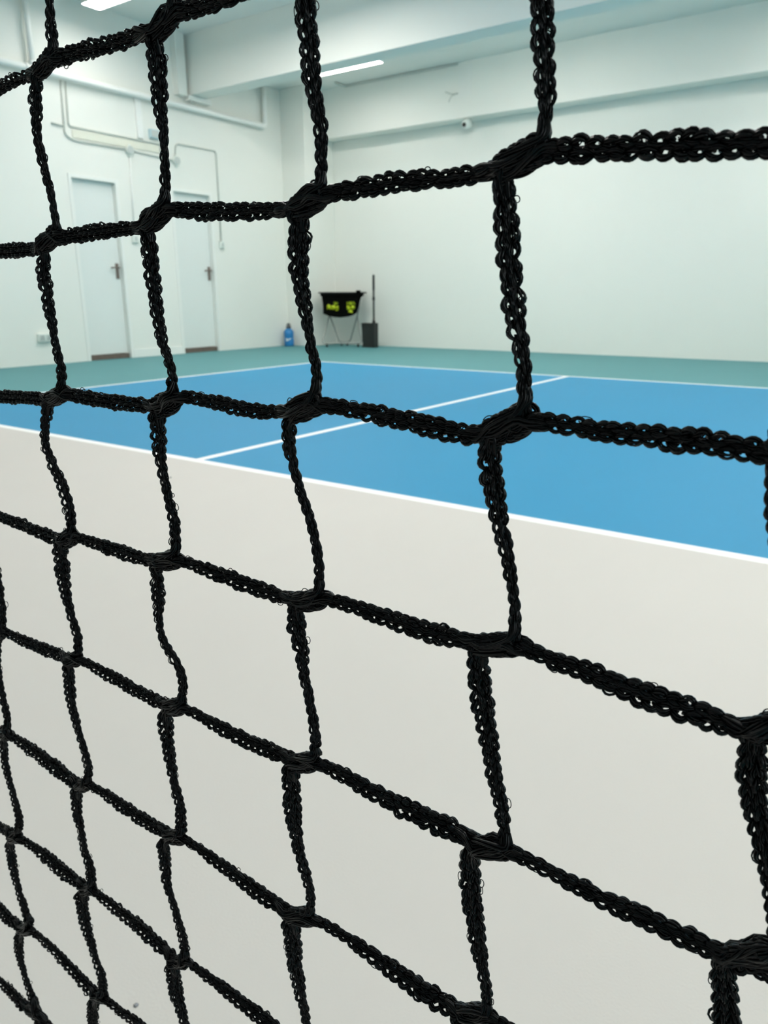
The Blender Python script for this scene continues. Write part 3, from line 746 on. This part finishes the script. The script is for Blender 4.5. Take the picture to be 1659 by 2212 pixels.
def knit(tb, line, nf, seg, T, kind='flat', pitch=PITCH, back=True, loops=1.0):
    S = max(3, int(round(line.len / pitch)))
    p = line.len / S
    tt = np.linspace(0, 1, T)
    prof = np.sin(np.pi * tt ** 1.3)
    bulge = 1.3 * np.sin(np.pi * tt) - 0.55
    base = np.arange(S)[:, None]
    for chain in (-1, 1):
        shift = 0.5 if chain > 0 else 0.0
        for leg in (-1, 1):
            outer = leg == chain
            v = p * (base + shift - 0.30 + (1.50 if outer else 1.65) * tt[None, :]) + rng.normal(0, 0.11 * p, (S, 1))
            vc = np.clip(v, 0, line.len)
            x, z, w, tx, tz = line.at(vc)
            h = w / 2
            r = np.clip((0.235 if outer else 0.175) * h, 0.32e-3, 0.58e-3) * rng.uniform(0.85, 1.12, (S, 1))
            peak = (h * 1.03 - r * 0.95) if outer else np.maximum(0.10 * h, 0.14e-3)
            mid = 0.36 * h if outer else 0.44 * h
            u = chain * (mid + (peak - mid) * prof[None, :] * (1 + rng.normal(0, 0.16, (S, 1))))
            b = 0.55e-3 + 0.12 * h
            nn = b * bulge[None, :] * (1 + rng.normal(0, 0.2, (S, 1))) + (0.10e-3 if outer else 0.0)
            C = place(x, z, tx, tz, v - vc, u, nn, twist(kind, x, z))
            R = r * (0.72 + 0.36 * np.sin(np.pi * tt)[None, :])
            bundle(tb, C, R, nf, seg, 0.44 if nf > 4 else 0.50, 0.66 if nf > 4 else 0.60, twist=1.7 * leg)
    if back:
        for leg in (-1, 1):
            v = p * (base + 0.25 - 0.3 + 1.7 * tt[None, :]) + rng.normal(0, 0.06 * p, (S, 1))
            vc = np.clip(v, 0, line.len)
            x, z, w, tx, tz = line.at(vc)
            h = w / 2
            r = np.clip(0.16 * h, 0.30e-3, 0.42e-3)
            u = leg * h * (0.02 + 0.16 * prof[None, :])
            nn = -(0.55e-3 + 0.10 * h) * (0.4 + 0.6 * np.sin(np.pi * tt)[None, :]) - 0.1e-3
            C = place(x, z, tx, tz, v - vc, u, nn, twist(kind, x, z))
            bundle(tb, C, r * np.ones_like(v), min(nf, 3), seg, 0.56, 0.52)
            # underlaps: short slanting yarns that tie the two chains together behind
            u2 = leg * h * np.linspace(-0.62, 0.62, T)[None, :]
            v2 = np.clip(p * (base + 0.1 + 0.8 * tt[None, :]), 0, line.len)
            x, z, w, tx, tz = line.at(v2)
            C = place(x, z, tx, tz, 0 * v2, u2, -0.45e-3 + 0 * u2, twist(kind, x, z))
            tb.add(C, 0.40 * r * np.ones_like(v2), seg)
    # stray filament loops on the edges
    for _ in range(rng.poisson(1.5 * loops)):
        v0 = rng.uniform(0.08, 0.92) * line.len if rng.random() < 0.6 else rng.uniform(0.08, 0.25) * line.len
        s = rng.choice([-1, 1])
        dv = rng.uniform(1.0e-3, 2.2e-3)
        out = rng.uniform(0.3e-3, 0.85e-3)
        q = np.linspace(-0.15, 1.15, 16)
        v = np.clip(v0 - dv * 0.5 * np.cos(np.pi * q) * (1 + 0.35 * np.sin(np.pi * q)), 0, line.len)
        x, z, w, tx, tz = line.at(v)
        u = s * (w / 2 * 0.88 + out * np.sin(np.pi * q))
        C = place(x, z, tx, tz, 0 * q, u, 0.2e-3 + 0 * q, twist(kind, x, z))
        tb.add(C[None], np.full((1, 16), 0.105e-3), 5)


def spline(P, n):
    P = np.array(P, float)
    Q = np.vstack([2 * P[0] - P[1], P, 2 * P[-1] - P[-2]])
    out = []
    m = len(P) - 1
    for s in np.linspace(0, m - 1e-6, n):
        i = int(s)
        t = s - i
        p0, p1, p2, p3 = Q[i], Q[i + 1], Q[i + 2], Q[i + 3]
        out.append(0.5 * ((2 * p1) + (-p0 + p2) * t + (2 * p0 - 5 * p1 + 4 * p2 - p3) * t * t + (-p0 + 3 * p1 - 3 * p2 + p3) * t ** 3))
    return np.array(out)


def make_knot(tb, key, nf, seg):
    """yarns of the four cords cross over one another inside the knot"""
    (Lx, Lz), (Ux, Uz), T = KNOTS[key]
    L = np.array([Lx, Lz]) * 1e-3
    U = np.array([Ux, Uz]) * 1e-3
    T = T * 1e-3
    ax = U - L
    ln = np.linalg.norm(ax)
    ax /= ln
    pe = np.array([-ax[1], ax[0]])
    c = (L + U) / 2
    ends = {}
    i, j = key
    def near(segs, pick, ref):
        best = None
        for s in segs:
            a = np.array(s, float) * 1e-3
            e, q = (a[0], a[1]) if pick == 0 else (a[-1], a[-2])
            d = np.linalg.norm(e[:2] - ref)
            if best is None or d < best[0]:
                g = e[:2] - q[:2]
                best = (d, e[:2], g / np.linalg.norm(g), e[2])
        return best if best and best[0] < 0.012 else None
    ends['left'] = near(ROWS.get(j, []), 1, L)
    ends['right'] = near(ROWS.get(j, []), 0, U)
    ends['up'] = near(COLS.get(i, []), 1, U)
    ends['down'] = near(COLS.get(i, []), 0, L)
    dflt = {'left': (L, np.array([1.0, 0])), 'right': (U, np.array([-1.0, 0])), 'up': (U, np.array([0, -1.0])), 'down': (L, np.array([0, 1.0]))}
    for k, v in ends.items():
        if v is None:
            e, g = dflt[k]
            ends[k] = (0, e - g * 1.5e-3, g, T * 0.7)
    rr = min(max(0.10 * T, 0.36e-3), 0.52e-3)

    def yarn(a, b, off, n, swap=1, depth=0.0):
        _, pa, ga, wa = ends[a]
        _, pb, gb, wb = ends[b]
        for k in range(n):
            s = (k + 0.5) / n * 2 - 1 + rng.uniform(-0.25, 0.25)
            na = np.array([-ga[1], ga[0]])
            nb = np.array([-gb[1], gb[0]])
            d0, d1, d2 = (rng.normal(0, 1, 3) * 0.6e-3 + depth)
            o = off * T * 0.5 + s * T * 0.22 + rng.normal(0, 0.05) * T
            o2 = o * 0.6 + rng.normal(0, 0.13) * T
            A0 = pa - ga * 2.6e-3 + na * s * wa * 0.36
            A1 = pa + na * s * wa * 0.40
            B1 = pb - nb * s * swap * wb * 0.40
            B0 = pb - gb * 2.6e-3 - nb * s * swap * wb * 0.36
            m1 = c + pe * o - ax * ln * 0.26 * (1 if np.dot(pa - c, ax) < 0 else -1)
            m2 = c + pe * o2 + ax * ln * 0.26 * (1 if np.dot(pb - c, ax) > 0 else -1)
            ym = [0.2e-3, d0 * 0.7, d0, d2, d1 * 0.7, 0.2e-3]
            P = [np.array([q[0], NET_Y - y, q[1]]) for q, y in zip((A0, A1, m1, m2, B1, B0), ym)]
            C = spline(P, 16)[None]
            bundle(tb, C, np.full((1, 16), rr) * (0.85 + 0.25 * np.sin(np.linspace(0, np.pi, 16)))[None], nf, seg, 0.50 if nf > 3 else 0.56, 0.62 if nf > 3 else 0.52, twist=rng.uniform(-2, 2))
    yarn('up', 'left', 0.34, 4, depth=0.6e-3)
    yarn('right', 'down', -0.40, 4, depth=0.3e-3)
    yarn('left', 'right', 0.0, 4, depth=-0.5e-3)
    yarn('up', 'right', 0.1, 2, depth=0.2e-3)
    yarn('down', 'left', -0.1, 2, depth=0.2e-3)
    yarn('up', 'down', 0.0, 4, depth=0.0)
    # one loose turn around the body, and lengthwise yarns in front
    for q in (rng.uniform(-0.32, -0.1), rng.uniform(0.1, 0.34)):
        m = c + ax * ln * q
        ang = np.linspace(0, 2 * np.pi * 1.1, 22) + rng.uniform(0, 6)
        lean = rng.uniform(1.8e-3, 3.0e-3) * rng.choice([-1, 1])
        a = T * 0.5 - rr * 1.1
        P = [m + pe * a * np.cos(g) + ax * lean * np.sin(g) for g in ang]
        C = np.array([[v[0], NET_Y - 1.0e-3 * np.sin(g), v[1]] for v, g in zip(P, ang)])[None]
        bundle(tb, C, np.full((1, 22), rr * 0.8), nf, seg, 0.5, 0.6, twist=2)
    yarn('up', 'left', 0.16, 3, depth=1.0e-3)
    yarn('right', 'left', -0.25, 3, depth=0.8e-3)
    # slack loops that bulge out of the lower edge beside the cord below
    for q in (rng.uniform(-0.1, 0.1), rng.uniform(0.15, 0.4)):
        m = c + ax * ln * q
        g = np.linspace(-0.2, 1.2, 16)
        out = T * (0.36 + 0.20 * np.sin(np.pi * g))
        P = m[None] - pe[None] * out[:, None] + ax[None] * (-np.cos(np.pi * g) * ln * 0.26)[:, None]
        C = np.stack([P[:, 0], NET_Y - 0.5e-3 * np.cos(2 * g), P[:, 1]], -1)[None]
        bundle(tb, C, np.full((1, 16), rr * 0.8), nf, seg, 0.5, 0.6, twist=2)
    # short stitches along both edges
    for sd in (-1, 1):
        for q in np.arange(-0.34, 0.36, 0.17):
            m = c + ax * ln * (q + rng.uniform(-0.05, 0.05)) + pe * sd * T * 0.27
            g = np.linspace(0, 1, 9)
            P = m[None] + pe[None] * (sd * T * 0.15 * np.sin(np.pi * g) - 0.05 * T)[:, None] + ax[None] * ((g - 0.5) * 3.4e-3)[:, None]
            C = np.stack([P[:, 0], NET_Y - 1.1e-3 * np.sin(np.pi * g) + 0.4e-3, P[:, 1]], -1)[None]
            bundle(tb, C, np.full((1, 9), rr * 0.95), nf, seg, 0.5, 0.6, twist=2)
    for _ in range(rng.integers(0, 3)):
        s = rng.choice([-1, 1])
        m = c + ax * ln * rng.uniform(-0.5, 0.5)
        q = np.linspace(0, 1, 12)
        o = rng.uniform(0.3e-3, 0.8e-3)
        P = m[None] + pe[None] * (s * (T * 0.46 + o * np.sin(np.pi * q)))[:, None] + ax[None] * ((q - 0.5) * 2e-3)[:, None]
        tb.add(np.stack([P[:, 0], np.full(12, NET_Y - 0.3e-3), P[:, 1]], -1)[None], np.full((1, 12), 0.11e-3), 5)


# mesh positions further along the net, outside the traced stretch
ROWZ = {-2: 892.0, -1: 846.5, 0: 800.0, 1: 761.5, 2: 718.5, 3: 674.5, 4: 629.0, 5: 579.5, 6: 530.0, 7: 479.0, 8: 429.5, 9: 381.0}
SPAN = 49.0
net = thing('sports_net', 'black knitted cord net stretched across the whole view in the foreground', 'net', (2.60, NET_Y, 0.65))
LEFT_END, RIGHT_END = 2600 - 9 * SPAN, 2700 + 7 * SPAN

outer = Tubes()
def plain(a, b, w=3.3):
    n = 14
    q = np.linspace(0, 1, n)
    ph = rng.uniform(0, 6)
    pts = [(a[0] + (b[0] - a[0]) * t, a[1] + (b[1] - a[1]) * t, w * (1 + 0.25 * math.sin(ph + 5 * t))) for t in q]
    knit(outer, Line(pts), 1, 5, 6, back=False, loops=0.0)

for j, segs in ROWS.items():
    tb = Tubes()
    for s in segs:
        big = max(q[0] for q in s) > 2600
        knit(tb, Line(s, 0.0012), 6 if big else 4, 5, 9 if big else 8, 'row')
    tb.build('cross_cord', M['cord'], net)
for i, segs in COLS.items():
    tb = Tubes()
    for s in segs:
        knit(tb, Line(s, 0.0012), 6 if i >= 3 else 5, 5, 9 if i >= 3 else 8, 'col')
    tb.build('upright_cord', M['cord'], net)
for key in KNOTS:
    tb = Tubes()
    make_knot(tb, key, 5 if key[0] >= 3 else 4, 5)
    tb.build('knot', M['cord'], net)

# the rest of the net beyond the photographed stretch
rx = {j: (segs[0][0][0], segs[-1][-1][0], segs[0][0][1], segs[-1][-1][1]) for j, segs in ROWS.items()}
for j, z in ROWZ.items():
    x = rx[j][0] if j in rx else 2475.0
    zz = rx[j][2] if j in rx else z
    while x > LEFT_END:
        plain((x, zz), (x - SPAN, z)); x -= SPAN; zz = z
    x = rx[j][1] if j in rx else 2475.0
    zz = rx[j][3] if j in rx else z
    while x < RIGHT_END:
        plain((x, zz), (x + SPAN, z)); x += SPAN; zz = z
zs = [ROWZ[j] for j in sorted(ROWZ)]
colx = [2430 - SPAN * k for k in range(1, 6)] + [2722 + SPAN * k for k in range(1, 7)]
for x in colx:
    for a, b in zip(zs[:-1], zs[1:]):
        plain((x + 2, a), (x - 3, b))
for i, segs in COLS.items():
    top, bot = segs[0][0], segs[-1][-1]
    if top[1] < 880: plain((top[0], top[1]), (top[0] + 4, 892.0))
    if bot[1] > 385: plain((bot[0], bot[1]), (bot[0] - 3, 381.0))
outer_part = outer.build('outer_netting', M['cord'], net)
outer_part['kind'] = 'stuff'
